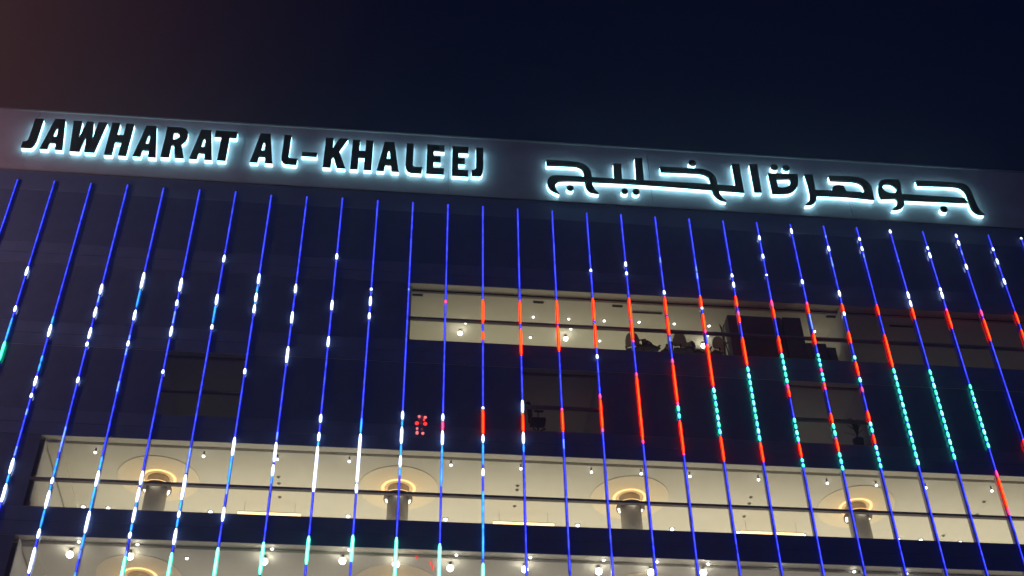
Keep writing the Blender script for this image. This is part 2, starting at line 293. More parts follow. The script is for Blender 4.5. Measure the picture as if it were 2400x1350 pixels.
ARABIC = [('letter_curve',
  [(2.81, 43.68), (4.15, 43.68), (4.53, 43.54), (4.75, 43.28), (4.82, 42.98), (4.8, 42.5), (4.83, 42.16), (4.96, 41.87), (5.07, 41.73), (4.86, 41.73), (4.62, 41.81), (4.5, 42.1),
   (4.47, 42.4), (4.47, 42.88), (4.41, 43.18), (4.23, 43.34), (3.99, 43.37), (2.82, 43.33)],
  []),
 ('letter_base',
  [(3.32, 41.57), (3.07, 41.68), (2.87, 41.89), (2.8, 42.19), (2.84, 42.43), (2.99, 42.65), (3.2, 42.71), (4.48, 42.73), (5.82, 42.72), (7.16, 42.73), (9.94, 42.74),
   (11.15, 42.72), (11.63, 42.71), (11.64, 42.35), (10.53, 42.38), (9.91, 42.39), (8.47, 42.44), (6.08, 42.46), (4.85, 42.43), (4.47, 42.44), (3.43, 42.38), (3.23, 42.26),
   (3.15, 42.05), (3.21, 41.76)],
  []),
 ('letter_tooth', [(5.83, 43.69), (6.2, 43.71), (6.17, 42.62), (5.81, 42.61)], []), ('letter_tooth', [(6.84, 44.16), (7.18, 44.17), (7.15, 42.6), (6.79, 42.6)], []),
 ('letter_curve',
  [(7.95, 43.67), (9.57, 43.7), (10.0, 43.67), (10.32, 43.46), (10.49, 43.06), (10.46, 42.51), (10.5, 42.1), (10.61, 41.84), (10.74, 41.71), (10.5, 41.75), (10.29, 41.95),
   (10.17, 42.21), (10.15, 42.62), (10.15, 42.96), (10.08, 43.26), (9.82, 43.38), (9.53, 43.4), (7.96, 43.35)],
  []),
 ('letter_stem', [(11.29, 44.16), (11.64, 44.17), (11.63, 42.4), (11.28, 42.39)], []), ('letter_stem', [(12.11, 44.21), (12.48, 44.24), (12.44, 42.44), (12.1, 42.41)], []),
 ('letter_loop', [(12.9, 43.68), (14.27, 43.74), (14.23, 43.19), (14.13, 42.89), (13.87, 42.57), (13.58, 42.43), (12.91, 42.38)],
  [(13.24, 43.33), (13.84, 43.39), (13.86, 43.16), (13.76, 42.93), (13.48, 42.79), (13.24, 42.8)]),
 ('letter_stem', [(14.59, 43.75), (14.97, 43.77), (14.97, 43.18), (14.93, 42.36), (14.86, 42.06), (14.64, 41.83), (14.32, 41.79), (14.54, 42.04), (14.63, 42.41), (14.64, 43.08)],
  []),
 ('letter_base', [(14.82, 42.76), (15.7, 42.8), (17.52, 42.8), (17.58, 42.39), (16.23, 42.47), (14.92, 42.42)], []),
 ('letter_curve',
  [(15.72, 43.76), (16.96, 43.81), (17.37, 43.69), (17.6, 43.33), (17.62, 43.03), (17.58, 42.44), (17.18, 42.44), (17.22, 42.93), (17.18, 43.26), (17.0, 43.43), (16.68, 43.47),
   (15.74, 43.44)],
  []),
 ('letter_tooth', [(15.69, 42.71), (15.78, 43.07), (16.04, 43.2), (16.3, 43.15), (16.38, 42.74)], []),
 ('letter_loop',
  [(17.95, 43.36), (18.09, 43.64), (18.36, 43.78), (18.99, 43.79), (19.04, 43.53), (18.98, 43.0), (18.89, 42.47), (18.97, 42.33), (18.89, 42.1), (18.72, 41.91), (18.43, 41.81),
   (18.3, 41.84), (18.54, 42.08), (18.63, 42.38), (18.58, 42.52), (17.9, 42.46), (17.83, 42.75)],
  [(18.13, 43.3), (18.29, 43.45), (18.56, 43.45), (18.76, 43.24), (18.74, 43.02), (18.57, 42.85), (18.33, 42.87), (18.13, 43.04)]),
 ('letter_base', [(18.93, 42.85), (21.88, 42.83), (21.94, 42.53), (18.89, 42.47)], []),
 ('letter_curve',
  [(19.8, 43.8), (21.86, 43.85), (22.2, 43.69), (22.32, 43.28), (22.32, 42.76), (22.36, 42.17), (22.54, 41.83), (22.26, 41.81), (22.04, 42.0), (21.97, 42.43), (22.0, 42.88),
   (21.98, 43.25), (21.82, 43.47), (21.57, 43.56), (19.81, 43.49)],
  [])]
DOTS = [(9.47, 44.07, 0.17), (3.82, 41.98, 0.16), (6.23, 41.98, 0.15), (6.74, 41.99, 0.16), (13.26, 44.13, 0.17), (13.81, 44.13, 0.17), (20.72, 42.05, 0.17)]
BOX = {'-': ('-', [(-7.93, 42.97), (-7.27, 43.03)], [(-7.93, 43.19), (-7.29, 43.25)]),
 'A': ('A', [(-18.95, 42.43), (-18.0, 42.51)], [(-18.71, 44.34), (-18.31, 44.38)]),
 'A2': ('A', [(-15.04, 42.31), (-14.07, 42.4)], [(-14.81, 44.27), (-14.4, 44.31)]),
 'A3': ('A', [(-12.67, 42.36), (-11.7, 42.45)], [(-12.47, 44.23), (-12.06, 44.26)]),
 'A4': ('A', [(-10.09, 42.38), (-9.13, 42.46)], [(-9.83, 44.23), (-9.42, 44.27)]),
 'A5': ('A', [(-4.64, 42.32), (-3.69, 42.41)], [(-4.39, 44.18), (-3.96, 44.22)]),
 'E': ('E', [(-2.47, 42.33), (-1.73, 42.4)], [(-2.5, 44.16), (-1.72, 44.24)]),
 'E2': ('E', [(-1.38, 42.3), (-0.66, 42.36)], [(-1.38, 44.15), (-0.66, 44.22)]),
 'H': ('H', [(-16.18, 42.3), (-15.31, 42.38)], [(-16.25, 44.3), (-15.32, 44.39)]),
 'H2': ('H', [(-5.75, 42.33), (-4.87, 42.41)], [(-5.79, 44.18), (-4.93, 44.25)]),
 'J': ('J', [(-19.73, 42.44), (-19.18, 42.49)], [(-19.57, 44.28), (-19.17, 44.32)]),
 'J2': ('J', [(-0.51, 42.36), (0.01, 42.4)], [(-0.29, 44.18), (0.01, 44.21)]),
 'K': ('K', [(-6.9, 42.34), (-6.0, 42.42)], [(-6.97, 44.2), (-6.1, 44.28)]),
 'L': ('L', [(-8.76, 42.39), (-8.08, 42.45)], [(-8.79, 44.23), (-8.5, 44.26)]),
 'L2': ('L', [(-3.39, 42.32), (-2.67, 42.39)], [(-3.41, 44.17), (-3.1, 44.2)]),
 'R': ('R', [(-13.8, 42.37), (-12.9, 42.45)], [(-13.88, 44.27), (-13.06, 44.34)]),
 'T': ('T', [(-11.42, 42.4), (-11.07, 42.43)], [(-11.78, 44.2), (-10.83, 44.29)]),
 'W': ('W', [(-17.55, 42.39), (-16.61, 42.47)], [(-17.9, 44.25), (-16.46, 44.39)])}
B_SPOT = [(-13.98, 0.74), (-10.12, 0.69), (-7.47, 0.69), (-4.86, 0.63), (-1.13, 0.6), (1.46, 0.63), (4.1, 0.66), (5.97, 0.63), (7.82, 0.67), (10.45, 0.7), (13.11, 0.74), (15.02, 0.74),
 (16.96, 0.77), (19.57, 0.79)]
B_FAR = [(-14.99, 4.7), (-14.06, 4.72), (-10.18, 4.71), (-4.89, 4.63), (-1.1, 4.58), (4.13, 4.64), (7.91, 4.65), (10.6, 4.71), (13.28, 4.75), (17.19, 4.76), (18.13, 4.76), (19.79, 4.81)]
C_SMALL = [(-13.72, 0.31), (-11.77, 0.34), (-7.23, 0.32), (-4.61, 0.19), (-0.9, 0.27), (1.68, 0.26), (4.26, 0.25), (6.15, 0.23), (7.98, 0.25), (10.6, 0.3), (13.3, 0.41), (15.23, 0.43),
 (-10.18, 1.16)]
C_BIG = [(-14.06, 0.84), (-12.05, 0.83), (-7.5, 0.85), (-4.82, 0.61), (-2.97, 0.71), (-1.08, 0.84), (1.53, 0.74), (4.14, 0.7), (5.98, 0.63), (7.84, 0.53)]
A_SMALL = [(2.26, 1.74), (3.76, 1.75), (5.26, 1.75), (6.74, 1.71), (8.24, 1.71), (9.74, 1.73), (14.31, 1.74), (-0.54, 2.34), (3.93, 2.38), (9.82, 2.35), (2.28, 3.08), (5.27, 3.08)]
A_BIG = [(-0.74, 2.83), (3.76, 2.84), (9.7, 2.84)]
A_VENT = [(-2.62, 0.75), (2.37, 0.81), (5.67, 0.79), (14.77, 0.75)]
B_VENT = [(-7.49, 2.13), (-7.49, 2.56), (-7.49, 3.5), (1.48, 2.05), (1.49, 2.34), (1.51, 3.48), (-15.57, 4.33), (10.53, 2.18), (10.57, 2.63), (10.58, 3.56), (19.69, 1.84), (19.76, 2.76),
 (18.95, 4.39)]


# ------------------------------------------------------------------ ground
g = link('ground', boxme('ground', (-300,-300,-.4), (300,300,0), M['asphalt'])); g['kind'] = 'structure'
pv = link('pavement', boxme('pavement', (-40,-9,0), (45,-.3,.13), M['paving'])); pv['kind'] = 'structure'

# ------------------------------------------------------------------ office building
D = 1.5
X0, X1 = -27.0, 30.0
HEADS = [40.27, 36.17, 32.06, 27.96, 23.86]          # window heads = ceiling levels, top floor first
SILL, TRAN = 2.98, 1.86
bld = thing('office_building', 'dark glazed office building with grey parapet band, lit floors and LED striped facade', 'building', (0,0,ZC))
NM = int(round((X1-X0)/D))
lev = lambda z: z

for k in range(6):                                   # parapet band in long metal panels with narrow joints
    a = -28.5+9*k+.0; a = [-28.5,-19.5,-10.5,-1.5,7.5,16.5][k]; b = [-19.5,-10.5,-1.5,7.5,16.5,31.5][k]
    link('fascia_panel', boxme('fascia_panel', (a+.006,.0,41.40), (b-.006,.35,45.06), M['fascia']), bld)
link('coping', boxme('coping', (-28.5,-.05,45.063), (31.5,.75,45.14), M['coping']), bld)
link('parapet_core', boxme('parapet_core', (-28.49,.36,40.9), (31.49,.74,45.05), M['slab']), bld)
link('drip_edge', boxme('drip_edge', (-28.5,-.035,41.335), (31.5,.34,41.395), M['coping']), bld)
link('head_trim', boxme('head_trim', (-28.49,.05,40.28), (31.49,.35,41.33), M['head']), bld)
link('roof', boxme('roof', (-28.4,.76,44.0), (31.4,13.9,44.3), M['slab']), bld)

pane = boxme('window_pane', (.012,.030,-SILL+.01), (D-.012,.045,-.01), M['glass'])
sp_hi = boxme('spandrel_panel', (.010,.034,.01), (D-.010,.075,.545), M['spandrel'])
sp_lo = boxme('spandrel_panel', (.010,.034,.557), (D-.010,.075,4.10-SILL-.01), M['spandrel'])
tran = boxme('transom', (.032,.052,0), (D-.032,.20,.095), M['alu'])
sill = boxme('window_sill', (.032,.052,-SILL-.03), (D-.032,.16,-SILL+.03), M['alu'])
for H in HEADS:
    for k in range(NM):
        x = X0+D*k
        link('window_pane', pane, bld, (x,0,H))
        link('transom', tran, bld, (x,0,H-TRAN))
        link('window_sill', sill, bld, (x,0,H))
    for k in range(NM):                              # two opaque panels under every window
        link('spandrel_panel', sp_hi, bld, (X0+D*k,0,H-4.10)); 
        link('spandrel_strip', sp_lo, bld, (X0+D*k,0,H-4.10))
veil = boxme('veil_sheet', (.008,.0465,-SILL+.008), (D-.008,.0505,-.008), M['veil'])  # opaque sheet added behind unlit panes to lift their darkness
for f, clear in ((0, ()), (1, ((-3.1, 30),)), (2, ((-12,-9),(1.5,4.5),(12,15))), (3, ((-16.6,40),)), (4, ((-16.6,40),))):
    for k in range(NM):
        x = X0+D*k+D/2
        if not any(a < x < b for a, b in clear): link('veil_sheet', veil, bld, (X0+D*k,0,HEADS[f]))
mul = boxme('mullion', (-.030,.05,18.9), (.030,.22,40.27), M['alugrey'])
for k in range(NM+1): link('mullion', mul, bld, (X0+D*k,0,0))

rib = lambda nm, a, b, mt: link(nm, boxme(nm, a, b, mt), bld)
for f, H in enumerate(HEADS):                        # ceilings with a bulkhead along the glass and a shadow groove behind it
    lit = f in (1, 3, 4)
    g0, g1, gh = {1: (.20,.62,.16), 3: (.35,.52,.14), 4: (.08,.58,.11)}.get(f, (.30,.50,.14))
    rib('ceiling_bulkhead', (X0,.055,H), (X1,g0,H+.12), M['ceil'])
    rib('ceiling_groove', (X0,g0+.002,H+gh), (X1,g1-.002,H+gh+.05), M['ceil'])
    rib('ceiling', (X0,g1,H), (X1,9.0,H+.1), M['ceil'])
    rib('floor_slab', (X0,.45,H-2.72-.55), (X1,9.0,H-2.72), M['slab'])
    rib('back_wall', (X0,9.02,H-4.0), (X1,9.15,H+.2), M['wall'])
def partition(x, H, mt, t=.12, y0=.24):
    return rib('partition_wall', (x-t/2,y0,H-2.715), (x+t/2,9.0,H-.003), mt)
partition(-15.78, HEADS[3], M['wall'], .10, .56); partition(-15.78, HEADS[4], M['wall'], .10, .66)
partition(-2.93, HEADS[1], M['wall'], .12); partition(15.02, HEADS[1], M['wall'], .12)
for x in (-12.05, -8.95, 1.45, 4.55, 11.95, 15.05): partition(x, HEADS[2], M['wall'], .08)
# left ends of the two lit floors: the bulkhead turns the corner and runs inwards, with a pale end wall in front of the dark stair
for H, gy in ((HEADS[3], .36), (HEADS[4], .64)):
    rib('end_bulkhead', (-15.66,gy,H-.10), (-15.20,8.9,H-.004), M['ceil'])
    rib('end_panel', (-15.70,.24,H-2.6), (-15.667,gy+.18,H-.006), M['wall'])
    rib('end_veil_sheet', (-16.49,.0465,H-SILL+.01), (-15.80,.0505,H-.01), M['veil'])  # the same added sheet, cut to the dark end pane
# the solid lower storeys
rib('lower_facade', (X0,.10,-ZC), (X1,9.3,19.72), M['spandrel'])
rib('side_wall', (X0-1.5,.10,-ZC), (X0-.01,13.9,40.9), M['spandrel']); rib('side_wall', (X1+.01,.10,-ZC), (X1+1.5,13.9,40.9), M['spandrel'])
rib('rear_wall', (X0,9.4,-ZC), (X1,13.9,43.9), M['slab'])

# round columns with a hanging collar, gold cove ring and ceiling disc
def column(x, H, y=2.55):
    bm = bmesh.new(); add_cyl(bm, .40, .40, H-2.715, H-.032, 40)
    c = link('column', finish(bm, 'column', M['column'], True), bld, (x,y,0))
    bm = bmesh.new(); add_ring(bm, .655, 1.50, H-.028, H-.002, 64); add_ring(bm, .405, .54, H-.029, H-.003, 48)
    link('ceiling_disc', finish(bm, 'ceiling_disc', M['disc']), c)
    bm = bmesh.new(); add_ring(bm, .545, .65, H-.026, H-.006, 56); link('cove_ring', finish(bm, 'cove_ring', M['gold']), c)
    bm = bmesh.new(); add_ring(bm, .405, .545, H-.51, H-.43, 48); link('collar', finish(bm, 'collar', M['bronze']), c)
    bm = bmesh.new(); add_ring(bm, .522, .552, H-.428, H-.405, 48); link('collar_ring', finish(bm, 'collar_ring', M['golddim']), c)
    bm = bmesh.new(); add_ring(bm, .415, .465, H-.428, H-.412, 40); link('cove_uplight', finish(bm, 'cove_uplight', M['coveup']), c)
    for a in (-90, 20, 160):
        bm = bmesh.new(); add_ring(bm, .415, .485, H-.53, H-.512, 8, 0, 0, math.radians(a-20), math.radians(a+20))
        link('wash_light', finish(bm, 'wash_light', M['warm']), c)
for x in (-11.93, -3.0, 5.86, 14.78): column(x, HEADS[3])
for x in (-11.95, -2.95, 5.9): column(x, HEADS[4])

# ------------------------------------------------------------------ unseen area lights low in the rooms, added to brighten the ceilings
def ceiling_fill(x0, x1, z, power, col, y0=1.2, y1=8.6):
    l = bpy.data.lights.new('ceiling_fill', 'AREA'); l.shape = 'RECTANGLE'; l.size = x1-x0; l.size_y = y1-y0
    l.energy = power*(x1-x0)*(y1-y0); l.color = col
    o = bpy.data.objects.new('ceiling_fill', l); COL.objects.link(o); o.parent = bld
    o.location = ((x0+x1)/2, (y0+y1)/2, z); o.rotation_euler = (math.pi, 0, 0)
ceiling_fill(-15.1, 29.5, HEADS[3]-2.6, 4.8, (1,.89,.64))
ceiling_fill(-15.1, 29.5, HEADS[4]-2.6, 2.6, (1,.89,.74))
ceiling_fill(-2.6, 9.7, HEADS[1]-2.6, 2.4, (1,.92,.60)); ceiling_fill(13.4, 14.8, HEADS[1]-1.7, 2.2, (1,.92,.60), 1.2, 5.0)
ceiling_fill(15.2, 29.0, HEADS[1]-2.6, .14, (1,.92,.86))
ceiling_fill(-9.0, -3.1, HEADS[1]-2.6, .05, (1,.90,.72))
ceiling_fill(1.6, 4.4, HEADS[2]-2.6, .20, (1,.93,.84)); ceiling_fill(12.1, 14.9, HEADS[2]-2.6, .42, (1,.94,.88)); ceiling_fill(-11.9, -9.1, HEADS[2]-2.6, .13, (1,.9,.85))

# ------------------------------------------------------------------ thin haze, added for the veil and glow around the lights
hz = bpy.data.materials.new('night_haze'); hz.use_nodes = True; ht = hz.node_tree; ht.nodes.clear()
ho = ht.nodes.new('ShaderNodeOutputMaterial'); hv = ht.nodes.new('ShaderNodeVolumePrincipled')
hv.inputs['Density'].default_value = .0019; hv.inputs['Anisotropy'].default_value = .88; hv.inputs['Color'].default_value = (.9,.92,1,1)
ht.links.new(hv.outputs[0], ho.inputs['Volume'])
h = link('haze', boxme('haze', (-301,-301,-1.4), (301,301,48.5), hz)); h['kind'] = 'stuff'

# ------------------------------------------------------------------ LED strips on the facade
ANCHOR = {1:'under the first J',2:'between the first A and the W',3:'between the W and first H',4:'under the second A',5:'under the R',6:'under the third A',
 7:'just right of the T',8:'between A and L of AL',9:'under the hyphen',10:'under the K',11:'under the A of KHALEEJ',12:'under the last L',13:'between the two Es',14:'under the last J',
 15:'between the two signs',16:'under the left end of the Arabic sign',17:'under the leftmost Arabic curve',18:'under the first Arabic tooth',19:'right of the tall Arabic tooth',
 20:'left of the upper Arabic dot',21:'right of the upper Arabic dot',22:'under the Arabic stem pair',23:'under the two-dotted Arabic loop',24:'right of the two-dotted loop',
 25:'under the short Arabic arm',26:'under the Arabic bump',27:'under the open Arabic loop',28:'under the last Arabic dot',29:'under the Arabic tail',30:'right of the whole Arabic sign'}
def led_kind(i):
    if i <= 1: return 'plain blue LED line'
    if i <= 5: return 'blue LED line with white and cyan stretches'
    if i <= 12: return 'blue LED line with white sparks, mint end'
    if i <= 14: return 'blue LED line with short red stretches'
    if i <= 19: return 'blue LED line with long red stretches'
    if i <= 26: return 'red, blue and green dashed LED line'
    if i == 27: return 'LED line, red above and below green dashes'
    return 'blue LED line with white dots and red'
def segment(name, k, z0, z1):
    """one lit length of diffuser: sloping sides in the edge colour, narrow front in the core colour, pinched ends"""
    wd = {'b': (.041,.017,.045), 'l': (.043,.022,.047), 'c': (.047,.027,.050), 'w': (.056,.038,.056), 'g': (.068,.042,.058), 'G': (.068,.042,.058)}.get(k, (.056,.026,.054))
    w_, c_, h_ = wd; ln = z0-z1; t = min(.14, ln*.3); bm = bmesh.new(); rings = []
    for z, s in ((z0-.004,.55), (z0-t,1), (z1+t,1), (z1+.004,.55)):
        if k in 'bl': s = 1
        rings.append([bm.verts.new((x*s, -y*(.7+.3*s), z)) for x, y in ((-.022,0),(-w_,h_*.45),(-c_,h_),(c_,h_),(w_,h_*.45),(.022,0))])
    for a, b in zip(rings, rings[1:]):
        for j, mi in ((0,1),(1,1),(2,0),(3,1),(4,1)):
            bm.faces.new((a[j], a[j+1], b[j+1], b[j])).material_index = mi
    bm.faces.new(rings[0]).material_index = 1; bm.faces.new(rings[-1]).material_index = 1
    return finish(bm, name, list(LEDM[k]))
CN = {'b':'blue_segment','l':'pale_blue_segment','c':'cyan_segment','w':'white_segment','r':'red_segment','p':'pink_segment','g':'green_segment','G':'mint_segment'}
ZB = 19.8
for i, (ztop, segs) in LEDS.items():
    lab = f'{led_kind(i)}, starting {ANCHOR[i]}'
    t = thing('led_strip', lab, 'LED light', ((i-14)*D, 0, ZC), 'LED strips on the building facade')
    link('channel', boxme('channel', (-.020,-.030,ZB), (.020,.028,ztop+.08), M['channel']), t)
    z = ztop
    for a, b, k in segs:
        a = min(a, ztop); b = max(b, ZB)
        if a <= b: continue
        if z-a > .03: link(CN['b'], segment(CN['b'], 'b', z, a), t, (0,-.031,0))
        link(CN[k], segment(CN[k], k, a, b), t, (0,-.031,0)); z = b
    if z-ZB > .03: link(CN['b'], segment(CN['b'], 'b', z, ZB), t, (0,-.031,0))

# ------------------------------------------------------------------ the two halo-lit signs
GL = {
 'J': ([(.36,1),(1,1),(1,.28),(.95,.13),(.84,.035),(.66,0),(0,0),(0,.19),(.24,.20),(.33,.24),(.36,.34)], []),
 'A': ([(0,0),(.27,1),(.73,1),(1,0),(.665,0),(.625,.20),(.375,.20),(.335,0)], [[(.42,.40),(.58,.40),(.555,.58),(.52,.70),(.48,.70),(.445,.58)]]),
 'W': ([(0,1),(.26,1),(.30,.42),(.40,1),(.60,1),(.70,.42),(.74,1),(1,1),(.86,0),(.57,0),(.50,.50),(.43,0),(.14,0)], []),
 'H': ([(0,0),(0,1),(.36,1),(.36,.62),(.64,.62),(.64,1),(1,1),(1,0),(.64,0),(.64,.40),(.36,.40),(.36,0)], []),
 'R': ([(0,0),(0,1),(.66,1),(.84,.96),(.95,.86),(.98,.72),(.93,.56),(.78,.45),(1,0),(.62,0),(.46,.40),(.37,.40),(.37,0)], [[(.36,.58),(.50,.58),(.60,.63),(.62,.70),(.58,.78),(.48,.82),(.36,.82)]]),
 'T': ([(0,1),(1,1),(1,.80),(.69,.80),(.69,0),(.31,0),(.31,.80),(0,.80)], []),
 'L': ([(0,1),(.44,1),(.44,.26),(.48,.21),(.56,.19),(1,.19),(.97,0),(.32,0),(.14,.04),(.03,.13),(0,.26)], []),
 '-': ([(0,0),(1,0),(1,1),(0,1)], []),
 'K': ([(0,0),(0,1),(.36,1),(.36,.64),(.62,1),(1,1),(.66,.56),(1,0),(.62,0),(.42,.36),(.36,.28),(.36,0)], []),
 'E': ([(0,0),(0,1),(1,1),(1,.80),(.40,.80),(.40,.60),(.80,.60),(.80,.41),(.40,.41),(.40,.19),(1,.19),(1,0)], []),
}
Y_FACE, Y_MID, Y_BACK = -.300, -.200, -.02
sgn = thing('roof_sign', 'black halo-lit letters JAWHARAT AL-KHALEEJ mounted on the grey parapet band', 'sign', (0,0,ZC))
ORDER = ['J','A','W','H','A2','R','A3','T','A4','L','-','K','H2','A5','L2','E','E2','J2']
def sign_part(parent, name, label, outer, holes, dy=0.0):
    f = link(name, plate(name, outer, holes, Y_FACE-dy, Y_MID, M['black'], .014), parent)
    if label: f['label'] = label
    link('halo_light', plate('halo_light', outer, holes, Y_MID+.001+dy, Y_BACK-dy*2, M['halo']), f)
for key in ORDER:
    ch, bt, tp = BOX[key]
    zb, zt = (bt[0][1]+bt[1][1])/2, (tp[0][1]+tp[1][1])/2
    xs = [bt[0][0], bt[1][0], tp[0][0], tp[1][0]]
    xl, xr = min(xs), max(xs)
    def uv(p): return (xl+(xr-xl)*p[0], zb+(zt-zb)*p[1])
    o, h = GL[ch]
    sign_part(sgn, 'hyphen' if ch == '-' else 'letter', None if ch == '-' else 'letter '+ch, [uv(p) for p in o], [[uv(p) for p in hh] for hh in h])
asg = thing('arabic_sign', 'black halo-lit Arabic lettering on the grey parapet band, right of the Latin sign', 'sign', (0,0,ZC))
def smooth(l, n=1):
    for _ in range(n):
        out = []
        for i in range(len(l)):
            p, a, q = Vector(l[i-1]), Vector(l[i]), Vector(l[(i+1)%len(l)])
            d1, d2 = a-p, q-a
            if d1.length < 1e-4 or d2.length < 1e-4 or abs(d1.angle(d2)) > .95: out.append(tuple(a)); continue
            s = min(.25, .5)
            out.append(tuple(a-d1*s)); out.append(tuple(a+d2*s))
        l = out
    return l
for n, (nm, o, h) in enumerate(ARABIC):
    sign_part(asg, nm, None, smooth(o), [smooth(h)] if h else [], .0022*(n % 6))
for x, z, r in DOTS:
    sign_part(asg, 'letter_dot', None, [(x+r*math.cos(a), z+r*math.sin(a)) for a in [2*math.pi*j/20 for j in range(20)]], [])

# ------------------------------------------------------------------ lamps on the ceilings
SHORT = {1:'first J',2:'first W',3:'first H',4:'second A',5:'R',6:'third A',7:'T',8:'L of AL',9:'hyphen',10:'K',11:'A of KHALEEJ',12:'last L',13:'two Es',14:'last J',15:'gap between signs',
 16:'Arabic left end',17:'leftmost Arabic curve',18:'first Arabic tooth',19:'tall Arabic tooth',20:'upper Arabic dot',21:'Arabic sign’s middle',22:'Arabic stem pair',23:'two-dotted loop',24:'Arabic hook stem',25:'short Arabic arm',26:'Arabic bump',27:'open Arabic loop',28:'last Arabic dot',29:'Arabic tail',30:'bare band end'}
def where(x):
    i = x/D+14; k = min(30, max(1, int(math.floor(i)))); 
    return f'right of LED line under the {SHORT[k]}'
used = set()
def uniq(base, x):
    l = f'{base} {where(x)}'
    if l in used: l = l.replace('right of LED', 'further right of LED')
    used.add(l); return l
def can_mesh():
    bm = bmesh.new(); add_cyl(bm, .032, .032, -.17, 0, 14); a = finish(bm, 'can', M['can'], False)
    bm = bmesh.new(); bmesh.ops.create_icosphere(bm, subdivisions=2, radius=.05, matrix=Matrix.Translation((0,0,-.19))); b = finish(bm, 'bulb', M['bulb'], True)
    return a, b
CANM, BULBM = can_mesh()
for x, y in B_SPOT:
    t = thing('ceiling_spotlight', uniq('stemmed spotlight near brightest floor’s glass,', x), 'spotlight', (x,y,ZC+HEADS[3]-.001), 'spotlights near the glass of the brightest floor')
    link('can', CANM, t); link('bulb', BULBM, t)
def down_mesh(r, rb):
    bm = bmesh.new(); add_ring(bm, r*.85, r*1.25, -.022, 0, 20); a = finish(bm, 'rim', M['can'])
    bm = bmesh.new(); bmesh.ops.create_icosphere(bm, subdivisions=2, radius=rb, matrix=Matrix.Translation((0,0,-.02))); b = finish(bm, 'bulb', M['bulb'], True)
    return a, b
RIM, DBULB = down_mesh(.085, .075)
RIMS, DBULBS = down_mesh(.06, .055)
for x, y in B_FAR:
    t = thing('ceiling_downlight', uniq('downlight just above brightest floor’s sill,', x), 'downlight', (x,y,ZC+HEADS[3]-.001), 'deep downlights of the brightest floor')
    link('rim', RIM, t); link('bulb', DBULB, t)
for x, y in C_SMALL:
    t = thing('ceiling_downlight', uniq('small downlight above bottom-row globe lamps,', x), 'downlight', (x,y,ZC+HEADS[4]-.001), 'small downlights of the lowest floor')
    link('rim', RIMS, t); link('bulb', DBULBS, t)
for x, y in A_SMALL:
    t = thing('ceiling_downlight', uniq('tiny downlight on upper lit ceiling,', x), 'downlight', (x,y,ZC+HEADS[1]-.001), 'tiny downlights of the upper lit office')
    link('rim', RIMS, t); link('bulb', DBULBS, t)
def flood_mesh(r):
    bm = bmesh.new(); add_cyl(bm, .05, .05, -.10, 0, 14); add_cyl(bm, r*.8, r*.55, -.14, -.10, 20); a = finish(bm, 'base', M['can'])
    bm = bmesh.new(); bmesh.ops.create_icosphere(bm, subdivisions=3, radius=r, matrix=Matrix.Translation((0,0,-.14-r*.75))); b = finish(bm, 'globe', M['globe'], True)
    return a, b
FB, FG = flood_mesh(.115); FBA, FGA = flood_mesh(.09)
for x, y in C_BIG:
    t = thing('globe_lamp', uniq('glaring globe lamp on lowest ceiling,', x), 'lamp', (x,y,ZC+HEADS[4]-.001), 'glaring globe lamps of the lowest floor')
    link('base', FB, t); link('globe', FG, t)
for x, y in A_BIG:
    t = thing('globe_lamp', uniq('bright globe lamp, upper lit office,', x), 'lamp', (x,y,ZC+HEADS[1]-.001), 'globe lamps of the upper lit office')
    link('base', FBA, t); link('globe', FGA, t)
for x0, x1, wh in ((-9.04,-6.66,'left, under the hyphen'), (.71,3.08,'middle, under the gap between signs'), (10.45,12.98,'right, under the Arabic stem pair')):
    t = thing('linear_pendant', f'golden linear pendant lamp at the window sill, {wh}', 'pendant lamp', ((x0+x1)/2,3.92,ZC+HEADS[3]), 'golden linear pendants of the brightest floor')
    h = (x1-x0)/2; bm = bmesh.new(); add_box(bm, (-h,-.03,-.47), (h,.03,-.43)); link('housing', finish(bm, 'housing', M['alugrey']), t)
    bm = bmesh.new(); add_box(bm, (-h,-.045,-.535), (h,.045,-.472)); link('diffuser', finish(bm, 'diffuser', M['pend']), t)
    for s in (-.8, .8):
        bm = bmesh.new(); add_bar(bm, (s*h,0,-.43), (s*h,0,-.002), .006, 6); link('cable', finish(bm, 'cable', M['can']), t)

for x0, x1, y, lab in ((6.34,7.61,1.08,'short dark ceiling rail above the chairs of the upper lit office'), (17.39,18.42,1.09,'short dark ceiling rail in the dim room at the upper right')):
    t = thing('ceiling_rail', lab, 'rail', ((x0+x1)/2,y,ZC+HEADS[1]-.001)); h = (x1-x0)/2
    bm = bmesh.new(); add_box(bm, (-h,-.03,-.07), (h,.03,-.03)); link('rail', finish(bm, 'rail', M['blackplastic']), t)
    for u in (-.7, .7):
        bm = bmesh.new(); add_cyl(bm, .012, .012, -.031, 0, 8, u*h); link('hanger', finish(bm, 'hanger', M['blackplastic']), t)

